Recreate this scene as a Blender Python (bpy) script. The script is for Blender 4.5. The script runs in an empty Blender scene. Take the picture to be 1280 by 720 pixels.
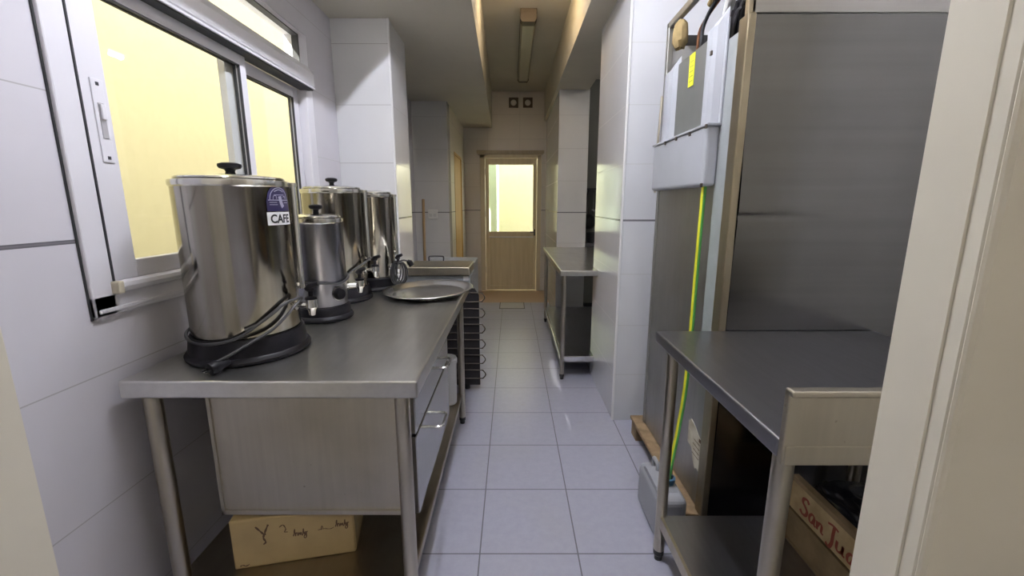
import bpy, bmesh, math, random
from mathutils import Vector, Matrix
random.seed(7)
PI = math.pi
C = bpy.context.scene.collection
R = math.radians

# ------------------------------------------------------------------ materials
def newmat(name):
    m = bpy.data.materials.new(name); m.use_nodes = True
    nt = m.node_tree
    b = nt.nodes['Principled BSDF']
    return m, nt, b

def setb(b, col=None, rough=None, metal=None, **k):
    if col is not None: b.inputs['Base Color'].default_value = (*col, 1)
    if rough is not None: b.inputs['Roughness'].default_value = rough
    if metal is not None: b.inputs['Metallic'].default_value = metal
    for n, v in k.items(): b.inputs[n].default_value = v

def M(nt, op, a, b=None, clamp=False):
    n = nt.nodes.new('ShaderNodeMath'); n.operation = op; n.use_clamp = clamp
    for i, v in enumerate((a, b)):
        if v is None: continue
        if isinstance(v, (int, float)): n.inputs[i].default_value = v
        else: nt.links.new(v, n.inputs[i])
    return n.outputs[0]

def mixc(nt, fac, a, b):
    n = nt.nodes.new('ShaderNodeMix'); n.data_type = 'RGBA'
    if isinstance(fac, (int, float)): n.inputs['Factor'].default_value = fac
    else: nt.links.new(fac, n.inputs['Factor'])
    for key, v in (('A', a), ('B', b)):
        s = [i for i in n.inputs if i.name == key and i.type == 'RGBA'][0]
        if isinstance(v, tuple): s.default_value = (*v, 1)
        else: nt.links.new(v, s)
    return [o for o in n.outputs if o.type == 'RGBA'][0]

def pos(nt):
    g = nt.nodes.new('ShaderNodeNewGeometry')
    s = nt.nodes.new('ShaderNodeSeparateXYZ'); nt.links.new(g.outputs['Position'], s.inputs[0])
    return g.outputs['Position'], s.outputs

def objco(nt):
    t = nt.nodes.new('ShaderNodeTexCoord')
    return t.outputs['Object']

def noise(nt, co, scale, detail=3, rough=.55, stretch=None):
    n = nt.nodes.new('ShaderNodeTexNoise')
    n.inputs['Scale'].default_value = scale; n.inputs['Detail'].default_value = detail
    n.inputs['Roughness'].default_value = rough
    if stretch:
        mp = nt.nodes.new('ShaderNodeMapping'); mp.inputs['Scale'].default_value = stretch
        nt.links.new(co, mp.inputs['Vector']); co = mp.outputs[0]
    nt.links.new(co, n.inputs['Vector'])
    return n.outputs['Fac']

def ramp(nt, fac, a, b):
    n = nt.nodes.new('ShaderNodeMapRange'); nt.links.new(fac, n.inputs['Value'])
    n.inputs['From Min'].default_value = a; n.inputs['From Max'].default_value = b
    return n.outputs['Result']

def bump(nt, b, h, strength=.1, dist=.01):
    n = nt.nodes.new('ShaderNodeBump'); n.inputs['Strength'].default_value = strength
    n.inputs['Distance'].default_value = dist
    nt.links.new(h, n.inputs['Height']); nt.links.new(n.outputs[0], b.inputs['Normal'])

def plain(name, col, rough=.5, metal=0., mott=.0, scale=8., col2=None, bmp=0.):
    m, nt, b = newmat(name); setb(b, col, rough, metal)
    if mott or col2:
        f = noise(nt, objco(nt), scale)
        c2 = col2 or tuple(c*(1-mott) for c in col)
        nt.links.new(mixc(nt, ramp(nt, f, .38, .68), col, c2), b.inputs['Base Color'])
        if bmp: bump(nt, b, f, bmp, .004)
    return m

def steel(name, col=(.5, .5, .5), rough=.3, stretch=(2, 60, 60), dirt=(.36, .33, .27), damt=.35, metal=1., speck=0., streak=.14, scol=None):
    m, nt, b = newmat(name); setb(b, col, rough, metal)
    co = objco(nt)
    br = noise(nt, co, 1.5, 2, .5, stretch)
    blot = noise(nt, co, 4., 3, .5)
    sp = noise(nt, co, 38., 2, .5)
    f = M(nt, 'MULTIPLY', ramp(nt, blot, .40, .80), damt)
    c1 = mixc(nt, f, col, dirt)
    if speck:
        spk = M(nt, 'MULTIPLY', ramp(nt, sp, .72, .78), damt*speck)
        c1 = mixc(nt, spk, c1, (.12, .09, .06))
    c2 = mixc(nt, M(nt, 'MULTIPLY', ramp(nt, br, .3, .7), streak), c1, scol or tuple(c*.45 for c in col))
    nt.links.new(c2, b.inputs['Base Color'])
    nt.links.new(M(nt, 'ADD', M(nt, 'MULTIPLY', ramp(nt, blot, .25, .8), .025), rough-.01), b.inputs['Roughness'])
    return m

def linemask(nt, v, off, step, width):
    t = M(nt, 'DIVIDE', M(nt, 'SUBTRACT', v, off), step)
    d = M(nt, 'MULTIPLY', M(nt, 'ABSOLUTE', M(nt, 'SUBTRACT', t, M(nt, 'ROUND', t))), step)
    return M(nt, 'LESS_THAN', d, width/2)

def tiles(name, col, haxis, zs, hs, hoff, grout, gw=.0035, rough=.12, band=True, z0=1.303, bandcol=(.13, .125, .14), spec=.5):
    m, nt, b = newmat(name); setb(b, col, rough); b.inputs['Specular IOR Level'].default_value = spec
    p, s = pos(nt)
    f = linemask(nt, s['Z'], z0, zs, gw)
    if hs:
        g = linemask(nt, s[haxis], hoff, hs, gw)
        f = M(nt, 'MAXIMUM', f, g)
    n = noise(nt, p, 2.2, 3)
    base = mixc(nt, ramp(nt, n, .35, .7), col, tuple(c*.94 for c in col))
    c = mixc(nt, f, base, grout)
    if band:
        bd = M(nt, 'LESS_THAN', M(nt, 'ABSOLUTE', M(nt, 'SUBTRACT', s['Z'], z0)), .0055)
        c = mixc(nt, bd, c, bandcol)
    nt.links.new(c, b.inputs['Base Color'])
    nt.links.new(M(nt, 'ADD', M(nt, 'MULTIPLY', f, .5), rough), b.inputs['Roughness'])
    h = M(nt, 'SUBTRACT', M(nt, 'MULTIPLY', noise(nt, p, 9., 2), .35), f)
    bump(nt, b, h, .12, .002)
    return m

WT = (.66, .66, .67)
GR = (.36, .35, .36)
m_tile_left = tiles('white_wall_tile', (.59, .575, .625), 'Y', .372, None, 0, GR)
m_tile_pier = tiles('pier_wall_tile', (.66, .66, .68), 'X', .366, None, 0, GR)
m_tile_rpier = tiles('pier_wall_tile_right', (.60, .61, .65), 'X', .328, None, 0, (.45, .45, .46), .003)
m_tile_far = tiles('far_wall_tile', (.56, .56, .56), 'Y', .36, None, 0, (.36, .36, .36))
m_tile_back = tiles('back_wall_tile', (.62, .57, .50), 'X', .36, .50, .12, (.42, .38, .32), rough=.38)
m_plaster = plain('cream_plaster', (.69, .65, .56), .55, mott=.05, scale=6, bmp=.03)
m_ceil = plain('ceiling_paint', (.52, .49, .42), .7, mott=.06, scale=3)
m_white = plain('white_plaster', (.62, .61, .60), .6, mott=.05)

def floor_mat():
    m, nt, b = newmat('grey_blue_floor_tile')
    p, s = pos(nt)
    f = M(nt, 'MAXIMUM', linemask(nt, s['X'], -.131, .40, .0055), linemask(nt, s['Y'], 1.512, .4025, .0055))
    n = noise(nt, p, 26, 4, .7); n2 = noise(nt, p, 1.7, 3)
    c = mixc(nt, ramp(nt, n, .35, .7), (.345, .35, .43), (.315, .32, .40))
    c = mixc(nt, M(nt, 'MULTIPLY', ramp(nt, n2, .5, .8), .5), c, (.33, .33, .34))
    st = noise(nt, p, 5.5, 2, .4)
    c = mixc(nt, M(nt, 'MULTIPLY', ramp(nt, st, .72, .78), .4), c, (.27, .24, .22))
    c = mixc(nt, f, c, (.12, .12, .14))
    # brown tiles laid in front of the back door
    far = M(nt, 'GREATER_THAN', s['Y'], 6.07)
    c = mixc(nt, far, c, (.44, .29, .17))
    nt.links.new(c, b.inputs['Base Color'])
    nt.links.new(M(nt, 'ADD', M(nt, 'MULTIPLY', n, .12), .24), b.inputs['Roughness'])
    bump(nt, b, M(nt, 'SUBTRACT', M(nt, 'MULTIPLY', n, .4), f), .12, .002)
    return m
m_floor = floor_mat()

m_top = steel('steel_worktop', (.72, .71, .69), .29, (30, 3, 30), (.50, .49, .46), .4)
m_topdark = steel('steel_worktop_dark', (.38, .38, .42), .30, (40, 3, 30), (.32, .32, .34), .4)
m_steel = steel('steel_sheet', (.55, .51, .43), .36, (40, 40, 2), (.34, .30, .23), .55, speck=1.2)  # warm tint carries light bounced up from the floor
m_leg = steel('steel_tube', (.54, .50, .42), .3, (50, 50, 3), (.32, .27, .19), .5)  # warmed like the sheet, with bounced floor light in the colour
m_drawer = steel('steel_drawer_front', (.50, .50, .50), .22, (40, 2, 40), (.4, .4, .38), .3)
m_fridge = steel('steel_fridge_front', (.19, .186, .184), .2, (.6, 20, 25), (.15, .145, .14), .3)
m_fside = steel('zinc_sheet', (.42, .42, .40), .42, (30, 30, 2), (.28, .26, .22), .6)
m_fblue = plain('pale_grey_sheet', (.40, .43, .45), .4, .35, mott=.12, scale=9)
m_fpost = steel('tarnished_post', (.40, .35, .26), .4, (40, 40, 2), (.25, .2, .13), .6)
m_urn = steel('urn_steel', (.50, .485, .46), .13, (14, 14, .8), (.30, .26, .18), .7, streak=.75, scol=(.24, .21, .15))
m_urnb = steel('urn_steel_dull', (.33, .33, .36), .26, (14, 14, .8), (.27, .265, .27), .5, streak=.6, scol=(.17, .17, .21))
m_rim = plain('polished_rim', (.62, .61, .58), .18, 1.)
m_chrome = plain('chrome', (.75, .75, .75), .12, 1.)
m_black = plain('black_plastic', (.008, .0075, .010), .45); m_black.node_tree.nodes['Principled BSDF'].inputs['Specular IOR Level'].default_value = .14
m_blackm = plain('black_matt', (.012, .012, .014), .6)
m_rubber = plain('cord_rubber', (.028, .028, .032), .42)
m_alu = plain('white_aluminium', (.66, .65, .70), .35)
m_alug = plain('window_gasket', (.03, .03, .035), .6)
m_knobw = plain('cream_plastic', (.62, .56, .44), .45)
m_card = plain('cardboard_cream', (.42, .31, .15), .75, mott=.16, scale=7)
m_cards = plain('cardboard_side', (.32, .24, .12), .8, mott=.1)
m_ink = plain('brown_ink', (.10, .055, .03), .8)
m_red = plain('red_paint_letters', (.27, .055, .03), .7)
m_wood = plain('pale_crate_wood', (.52, .39, .21), .65, col2=(.38, .27, .13), scale=14)
m_woodd = plain('dark_crate_wood', (.30, .21, .11), .7, col2=(.2, .14, .07), scale=12)
m_pallet = plain('pallet_wood', (.30, .21, .12), .8, col2=(.19, .13, .07), scale=16, bmp=.3)
m_stick = plain('broom_stick_wood', (.33, .22, .11), .55)
m_bag = plain('black_bag_plastic', (.012, .012, .018), .25, bmp=.0)
m_jerry = plain('grey_translucent_plastic', (.30, .31, .34), .4)
m_tub = plain('milky_plastic', (.55, .56, .58), .35)
m_bluecap = plain('blue_cap_plastic', (.05, .13, .24), .35)
m_hose_g = plain('green_hose', (.10, .42, .10), .4)
m_hose_y = plain('yellow_stripe', (.60, .60, .03), .4)
m_cover = plain('grey_plastic_cover', (.36, .375, .42), .42, mott=.06, scale=5)
m_grille = plain('grey_perforated_sheet', (.17, .175, .17), .5, .3, mott=.08)
m_grille2 = plain('inner_zinc_panel', (.30, .295, .285), .6)
m_sticker = plain('yellow_sticker', (.75, .78, .04), .5)
m_paper = plain('worn_paper_label', (.62, .58, .48), .7, col2=(.45, .40, .30), scale=22)
m_foam = plain('brown_foam', (.30, .22, .10), .9, mott=.3, scale=30, bmp=.4)
m_copper = plain('copper_pipe', (.35, .17, .10), .35, 1.)
m_navy = plain('navy_emblem', (.016, .011, .062), .45)
m_labelw = plain('white_label', (.72, .72, .74), .45)
m_emb = plain('emblem_light', (.33, .32, .42), .4)
m_coil = plain('black_condenser', (.012, .010, .012), .5)
m_wire = plain('dark_wire', (.10, .085, .075), .4, .6)
m_frz = plain('bluish_enamel', (.33, .36, .40), .4, mott=.15, scale=15)
m_outlet = plain('outlet_plastic', (.60, .60, .58), .4)
m_dark = plain('dark_utensil', (.02, .02, .022), .4)
m_ventf = plain('vent_frame', (.12, .09, .06), .6)
m_diff = plain('yellowed_diffuser', (.34, .31, .22), .35)
m_lampcap = plain('lamp_end_cap', (.075, .055, .04), .5)
m_vinyl = plain('vent_fan_white', (.60, .56, .50), .5)
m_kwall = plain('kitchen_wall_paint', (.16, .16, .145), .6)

def wood_door(name, col, col2, sc):
    m, nt, b = newmat(name); setb(b, col, .45)
    p, s = pos(nt)
    f = noise(nt, p, sc, 4, .6, (9, 9, .5))
    nt.links.new(mixc(nt, ramp(nt, f, .3, .7), col, col2), b.inputs['Base Color'])
    return m
m_door = wood_door('pale_wood_door', (.68, .57, .36), (.58, .48, .29), 3)
m_doorf = wood_door('door_frame_wood', (.64, .55, .38), (.56, .48, .33), 2)
m_ledge = wood_door('dark_ledge', (.40, .34, .24), (.33, .27, .18), 2)  # ledge toned darker than the door frame wood
m_odoor = wood_door('honey_wood_door', (.62, .38, .13), (.55, .33, .11), 2)

def glass_mat():
    m = bpy.data.materials.new('window_glass'); m.use_nodes = True
    nt = m.node_tree; nt.nodes.clear()
    o = nt.nodes.new('ShaderNodeOutputMaterial'); t = nt.nodes.new('ShaderNodeBsdfTransparent')
    g = nt.nodes.new('ShaderNodeBsdfGlossy'); g.inputs['Roughness'].default_value = .02
    t.inputs[0].default_value = (.97, .98, .96, 1)
    ge = nt.nodes.new('ShaderNodeNewGeometry'); dp = nt.nodes.new('ShaderNodeVectorMath'); dp.operation = 'DOT_PRODUCT'
    nt.links.new(ge.outputs['Normal'], dp.inputs[0]); nt.links.new(ge.outputs['Incoming'], dp.inputs[1])
    om = M(nt, 'SUBTRACT', 1., M(nt, 'ABSOLUTE', dp.outputs['Value']))
    fr = M(nt, 'ADD', M(nt, 'MULTIPLY', M(nt, 'POWER', om, 5.), .96), .04)   # Schlick reflectance, same from both faces
    mx = nt.nodes.new('ShaderNodeMixShader')
    nt.links.new(fr, mx.inputs[0]); nt.links.new(t.outputs[0], mx.inputs[1]); nt.links.new(g.outputs[0], mx.inputs[2])
    nt.links.new(mx.outputs[0], o.inputs[0])
    return m
m_glass = glass_mat()
def stucco(name, a, b_):
    m, nt, b = newmat(name); setb(b, a, .9)
    p, s = pos(nt)
    f = noise(nt, p, 14, 5, .7); g = noise(nt, p, 1.2, 3)
    c = mixc(nt, ramp(nt, f, .3, .75), a, b_)
    nt.links.new(c, b.inputs['Base Color']); bump(nt, b, f, .15, .01)
    return m
m_yellow = stucco('yellow_stucco', (.73, .66, .40), (.69, .62, .37))
m_pale = stucco('pale_yellow_stucco', (.80, .78, .60), (.76, .74, .54))
m_mint = stucco('mint_paint', (.58, .72, .60), (.55, .70, .58))
def emis(name, col, st):
    m, nt, b = newmat(name); setb(b, (.8, .8, .8), .4)
    b.inputs['Emission Color'].default_value = (*col, 1); b.inputs['Emission Strength'].default_value = st
    return m
m_tube = emis('lit_tube', (.89, .91, 1.0), 150.)
m_tube2 = emis('added_tube_near', (1., .93, .80), 70.)

m_tube3 = emis('added_tube_kitchen', (1., .95, .86), 24.)
m_globe = emis('added_globe', (1., .76, .46), 26.)
# ------------------------------------------------------------------ mesh builder
class MB:
    def __init__(s): s.v = []; s.f = []; s.sm = []
    def add(s, vs, fs, smooth=False, mat=None):
        o = len(s.v)
        for p in vs:
            p = Vector(p)
            s.v.append(mat @ p if mat else p)
        for f in fs: s.f.append([i+o for i in f]); s.sm.append(smooth)
        return s
    def frombm(s, bm, smooth=False, mat=None):
        bm.verts.ensure_lookup_table(); bm.verts.index_update()
        return s.add([v.co.copy() for v in bm.verts], [[v.index for v in f.verts] for f in bm.faces], smooth, mat)
    def box(s, x0, x1, y0, y1, z0, z1, bev=0, mat=None, seg=2):
        bm = bmesh.new(); bmesh.ops.create_cube(bm, size=1)
        for v in bm.verts:
            v.co = Vector(((x0+x1)/2+v.co.x*(x1-x0), (y0+y1)/2+v.co.y*(y1-y0), (z0+z1)/2+v.co.z*(z1-z0)))
        if bev:
            bmesh.ops.bevel(bm, geom=list(bm.edges), offset=bev, segments=seg, affect='EDGES', profile=.5)
        s.frombm(bm, False, mat); bm.free(); return s
    def tube(s, pts, r, n=10, caps=True, closed=False):
        pts = [Vector(p) for p in pts]; N = len(pts)
        rs = r if isinstance(r, (list, tuple)) else [r]*N
        T = []
        for i in range(N):
            if closed: t = pts[(i+1) % N]-pts[i-1]
            else: t = pts[min(i+1, N-1)]-pts[max(i-1, 0)]
            T.append(t.normalized())
        up = Vector((0, 0, 1)) if abs(T[0].z) < .9 else Vector((1, 0, 0))
        u = T[0].cross(up).normalized(); vs = []
        for i in range(N):
            u = (u-T[i]*u.dot(T[i])).normalized(); w = T[i].cross(u)
            for k in range(n):
                a = 2*PI*k/n
                vs.append(pts[i]+(u*math.cos(a)+w*math.sin(a))*rs[i])
        fs = []
        for i in range(N if closed else N-1):
            j = (i+1) % N
            for k in range(n):
                fs.append([i*n+k, i*n+(k+1) % n, j*n+(k+1) % n, j*n+k])
        s.add(vs, fs, True)
        if caps and not closed:
            s.add(vs[:n], [list(range(n))[::-1]]); s.add(vs[-n:], [list(range(n))])
        return s
    def lathe(s, prof, c=(0, 0, 0), n=40, smooth=True, mat=None, sx=1., sy=1.):
        vs = []; fs = []
        for r, z in prof:
            for k in range(n):
                a = 2*PI*k/n; vs.append((c[0]+r*sx*math.cos(a), c[1]+r*sy*math.sin(a), c[2]+z))
        for i in range(len(prof)-1):
            for k in range(n):
                fs.append([i*n+k, i*n+(k+1) % n, (i+1)*n+(k+1) % n, (i+1)*n+k])
        s.add(vs, fs, smooth, mat); return s
    def prism(s, poly, a0, a1, axis='z', mat=None):
        n = len(poly)
        def P(p, a): return {'z': (p[0], p[1], a), 'y': (p[0], a, p[1]), 'x': (a, p[0], p[1])}[axis]
        vs = [P(p, a0) for p in poly]+[P(p, a1) for p in poly]
        fs = [[i, (i+1) % n, n+(i+1) % n, n+i] for i in range(n)]+[list(range(n))[::-1], list(range(n, 2*n))]
        return s.add(vs, fs, False, mat)
    def build(s, name, mat, parent=None, autosmooth=35):
        me = bpy.data.meshes.new(name)
        off = wloc(parent)
        me.from_pydata([v-off for v in s.v], [], s.f)
        me.polygons.foreach_set('use_smooth', s.sm)
        me.materials.append(mat)
        bm = bmesh.new(); bm.from_mesh(me)
        bmesh.ops.recalc_face_normals(bm, faces=bm.faces)
        for e in bm.edges:
            if len(e.link_faces) == 2 and e.calc_face_angle(0) > R(autosmooth): e.smooth = False
        bm.to_mesh(me); bm.free(); me.update()
        o = bpy.data.objects.new(name, me); C.objects.link(o)
        if parent: o.parent = parent
        return o

def wloc(o):
    t = Vector((0, 0, 0))
    while o: t = t+o.location; o = o.parent
    return t

def tag(o, label=None, cat=None, group=None, kind=None):
    if label: o['label'] = label
    if cat: o['category'] = cat
    if group: o['group'] = group
    if kind: o['kind'] = kind
    return o
def thing(name, loc, label, cat, group=None, kind=None):
    o = bpy.data.objects.new(name, None); C.objects.link(o); o.location = loc; o.empty_display_size = .1
    return tag(o, label, cat, group, kind)
def struct(name, mb, mat, label, cat):
    return tag(mb.build(name, mat), label, cat, kind='structure')
def copy_tree(o, parent=None):
    c = o.copy(); C.objects.link(c)
    if parent: c.parent = parent
    for ch in list(o.children): copy_tree(ch, c)
    return c
def smoothpath(pts, sub=8):
    pts = [Vector(p) for p in pts]; out = []
    P = [pts[0]]+pts+[pts[-1]]
    for i in range(1, len(P)-2):
        for k in range(sub):
            t = k/sub; a, b, c, d = P[i-1], P[i], P[i+1], P[i+2]
            out.append(.5*((2*b)+(c-a)*t+(2*a-5*b+4*c-d)*t*t+(3*b-a-3*c+d)*t**3))
    out.append(pts[-1]); return out

# ================================================================== THE SETTING
H = 3.07
XL = -1.15
struct('floor', MB().box(-2.2, 3.2, -3.0, 8.0, -.12, 0), m_floor, 'grey blue square floor tiles of the kitchen corridor', 'floor')
struct('ceiling', MB().box(XL-.08, 3.2, .5, 7.1, H, H+.12).box(-2.2, 3.2, -3.0, .5, H, H+.12), m_ceil, 'painted corridor ceiling with a batten light', 'ceiling')
# left wall with the window opening
wy0, wy1, wz0, wz1 = 1.165, 2.60, 1.115, 2.318
XL = -1.15
b = MB()
b.box(XL-.08, XL, .54, wy0, 0, H); b.box(XL-.08, XL, wy1, 5.2, 0, H)
b.box(XL-.08, XL, wy0, wy1, 0, wz0); b.box(XL-.08, XL, wy0, wy1, wz1, H)
struct('wall_left', b, m_tile_left, 'white tiled wall holding the sliding window', 'wall')
struct('wall_left_pier', MB().box(XL, -.785, 2.98, 3.42, 0, H), m_tile_pier, 'white tiled pier behind the coffee urns', 'wall')
struct('trim_1', MB().prism([(-.7855, 2.981), (-.785, 2.976), (-.780, 2.976), (-.780, 2.981)], 0, H).box(-.79, -.778, 2.9765, 2.992, 0, H, .003),
       m_labelw, 'white corner strip on the left tiled pier', 'trim')
# recess end wall and the side wall holding the honey coloured door
struct('wall_recess', MB().box(XL-.08, -.745, 5.2, 5.4, 0, H), m_tile_far, 'tiled wall behind the broom stick and outlet', 'wall')
dy0, dy1, dz1 = 5.74, 6.52, 2.06
b = MB(); b.box(-.945, -.745, 5.4, dy0, 0, H); b.box(-.945, -.745, dy1, 6.95, 0, H); b.box(-.945, -.745, dy0, dy1, dz1, H)
struct('wall_side', b, m_tile_back, 'short side wall with the honey wood door', 'wall')
d2 = thing('door_2', (-.76, (dy0+dy1)/2, 0), 'honey coloured wooden door in the left side wall', 'door', kind='structure')
MB().box(-.79, -.752, dy0+.03, dy1-.03, .005, dz1-.03, .003).build('door_leaf', m_odoor, d2)
MB().box(-.80, -.740, dy0, dy0+.03, 0, dz1).box(-.80, -.740, dy1-.03, dy1, 0, dz1).box(-.80, -.740, dy0, dy1, dz1-.03, dz1).build('door_frame', m_odoor, d2)
# back wall with the door opening
bx0, bx1, bz1, yb = -.50, .46, 2.15, 6.95
b = MB(); b.box(-.95, bx0, yb, yb+.18, 0, H); b.box(bx1, 3.2, yb, yb+.18, 0, H); b.box(bx0, bx1, yb, yb+.18, bz1, H)
struct('wall_back', b, m_tile_back, 'warm lit tiled wall around the back door', 'wall')
d1 = thing('door_1', (0, yb, 0), 'pale wooden back door with a bright glass pane', 'door', kind='structure')
b = MB()
b.box(bx0, bx0+.075, yb-.015, yb+.1, 0, bz1, .004); b.box(bx1-.065, bx1, yb-.015, yb+.1, 0, bz1, .004); b.box(bx0, bx1, yb-.015, yb+.1, bz1-.045, bz1, .004)
b.build('door_frame', m_doorf, d1)
leaf = MB()
lx0, lx1, gz0, gz1 = bx0+.08, bx1-.07, .965, 2.005
leaf.box(lx0, lx0+.055, yb+.02, yb+.06, .01, bz1-.05, .003); leaf.box(lx1-.055, lx1, yb+.02, yb+.06, .01, bz1-.05, .003)
leaf.box(lx0+.055, lx1-.055, yb+.02, yb+.06, gz1, bz1-.05, .003); leaf.box(lx0+.055, lx1-.055, yb+.02, yb+.06, gz0-.085, gz0, .003)
leaf.box(lx0+.055, lx1-.055, yb+.03, yb+.05, .08, gz0-.085); leaf.box(lx0+.055, lx1-.055, yb+.02, yb+.06, .01, .08, .003)
leaf.build('door_leaf', m_door, d1)
MB().box(lx0+.05, lx1-.05, yb+.012, yb+.03, gz0-.095, gz0-.08, .003).build('glazing_bead', m_labelw, d1)
MB().box(lx0+.05, lx1-.05, yb+.036, yb+.042, gz0, gz1).build('pane', m_glass, d1)
b = MB(); b.box(lx1-.04, lx1-.018, yb+.008, yb+.022, .90, 1.0, .003); b.tube([(lx1-.03, yb+.015, .96), (lx1-.03, yb-.03, .96), (lx1-.10, yb-.03, .96)], .008)
b.build('door_handle', m_dark, d1)
for z in (.3, 1.2, 1.85):
    MB().lathe([(.008, 0), (.008, .09)], (lx0-.004, yb+.012, z), 10).build('hinge', m_leg, d1)
struct('trim_2', MB().box(-.55, .50, yb-.035, yb, 2.165, 2.215, .006).box(-.53, .48, yb-.02, yb, 2.15, 2.165), m_ledge, 'narrow ledge running above the back door', 'trim')
# block to the right of the back door, with kitchen opening, beams, right pier
struct('wall_right_block', MB().box(.53, .87, 5.12, yb, 0, H), m_tile_far, 'grey tiled wall end behind the far work table', 'wall')
struct('trim_3', MB().box(.495, .86, 2.62, 5.12, 2.65, H-.0005).box(.495, .53, 5.12, yb, 2.65, H-.0005), m_ceil, 'dropped beam along the right of the corridor ceiling', 'beam')
struct('wall_right_pier', MB().box(.66, 1.75, 2.618, 3.45, 0, H), m_tile_rpier, 'white tiled pier beside the steel fridge', 'wall')
struct('trim_4', MB().box(.655, .668, 2.613, 2.628, 0, H, .003), m_labelw, 'white corner strip on the right tiled pier', 'trim')
struct('wall_right', MB().box(1.68, 1.8, .54, 2.62, 0, H), m_white, 'white wall behind the fridge and worktable', 'wall')
struct('wall_kitchen_back', MB().box(.87, 3.2, 6.3, 6.45, 0, H), m_kwall, 'dark wall of the side kitchen', 'wall')
struct('wall_kitchen_side', MB().box(3.0, 3.15, 3.45, 6.3, 0, H), m_kwall, 'dark side wall of the side kitchen', 'wall')
struct('wall_kitchen_front', MB().box(1.75, 3.2, 3.30, 3.45, 0, H), m_kwall, 'dark near wall of the side kitchen', 'wall')
# left soffit (narrower over the window, wider from the pier on)
b = MB()
b.prism([(XL-.08, .54), (-.57, .54), (-.57, 2.73), (-.234, 2.73), (-.307, yb), (XL-.08, yb)], 2.548, H-.0005)
struct('trim_5', b, m_ceil, 'lowered ceiling soffit above the left side', 'soffit')
struct('trim_6', MB().box(-.234, .495, 2.9, 3.3, 2.88, H-.0005), m_ceil, 'shallow cross beam between the two tiled piers', 'beam')
# doorway partition the camera looks through
prof = [(.497, .54), (.497, .476), (.4995, .4745), (.4995, .472), (.497, .470), (.497, .456), (.4985, .4535), (.497, .4515), (.4985, .4485), (.5035, .446), (2.2, .446), (2.2, .54)]
struct('wall_doorway_right', MB().prism(prof, 0, H), m_plaster, 'cream painted door jamb in the near right foreground', 'wall')
struct('wall_doorway_left', MB().prism([(-.667, .54), (-.667, .452), (-.673, .446), (-2.2, .446), (-2.2, .54)], 0, H), m_plaster, 'cream painted door jamb in the lower left corner', 'wall')
struct('wall_doorway_top', MB().box(-.667, .497, .446, .54, 2.2, H), m_plaster, 'cream wall over the doorway', 'wall')
struct('wall_near', MB().box(-2.2, 2.2, -3.0, -2.9, 0, H), m_white, 'plain wall behind the viewer', 'wall')
struct('wall_near_left', MB().box(-2.2, -2.1, -2.9, .446, 0, H), m_white, 'plain wall of the near room, window side', 'wall')
struct('wall_near_right', MB().box(2.1, 2.2, -2.9, .446, 0, H), m_white, 'plain wall of the near room, fridge side', 'wall')
# outside
struct('exterior_wall_yellow', MB().box(-2.85, -2.7, -1.5, 9.5, -.5, 4.2), m_yellow, 'sunlit yellow wall seen through the sliding window', 'wall')
struct('exterior_wall_pale', MB().box(-2.0, 2.4, 8.5, 8.65, -.3, 3.6), m_pale, 'bright pale yellow wall seen through the back door', 'wall')
struct('exterior_wall_mint', MB().box(-.75, -.27, 7.6, 8.1, -.3, 3.2), m_mint, 'pale green wall edge seen through the back door glass', 'wall')
struct('exterior_ground', MB().box(-2.7, -1.35, -1.5, 9.5, -.5, -.3).box(-2, 2.4, 8.0, 8.5, -.3, -.1), m_pale, 'ground outside the windows', 'ground')

# ------------------------------------------------------------------ sliding window
w1 = thing('window_1', (XL, 1.9, wz0), 'white aluminium sliding window with a fixed light above', 'window', kind='structure')
b = MB()
fx0, fx1 = XL-.075, XL+.014
b.box(fx0, fx1, 1.138, 1.205, 1.09, 2.03, .004); b.box(fx0, fx1, 2.535, 2.615, 1.09, 2.03, .004)
b.box(fx0, fx1, 1.138, 2.615, 1.09, 1.150, .004)
b.box(fx0, XL+.008, 1.138, 1.185, 2.14, 2.315, .004); b.box(fx0, XL+.003, 2.515, 2.615, 2.14, 2.315, .004); b.box(fx0, XL+.003, 1.185, 2.515, 2.290, 2.315, .003)
b.box(XL-.004, XL+.018, 1.148, 2.605, 1.10, 1.112, .003)
b.build('window_frame', m_alu, w1)
MB().box(fx0+.02, XL+.016, 1.205, 1.2095, 1.15, 2.02).box(XL-.002, XL+.004, 1.1335, 1.1385, 1.085, 2.30).box(XL-.03, XL+.005, 2.5085, 2.5155, 2.145, 2.291).box(XL-.03, XL+.005, 1.19, 2.51, 2.2845, 2.2905).build('gasket', m_alug, w1)
b = MB()
b.prism([(XL-.07, 2.03), (XL+.045, 2.03), (XL+.052, 2.04), (XL+.052, 2.10), (XL+.025, 2.14), (XL-.07, 2.14)], 1.138, 2.56, 'y')
b.box(XL+.03, XL+.055, 1.138, 2.56, 2.022, 2.032, .002)
b.build('head_track', m_alu, w1)
MB().box(XL-.02, XL+.048, 1.20, 2.55, 2.0165, 2.0225).build('track_groove', m_alug, w1)
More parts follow.
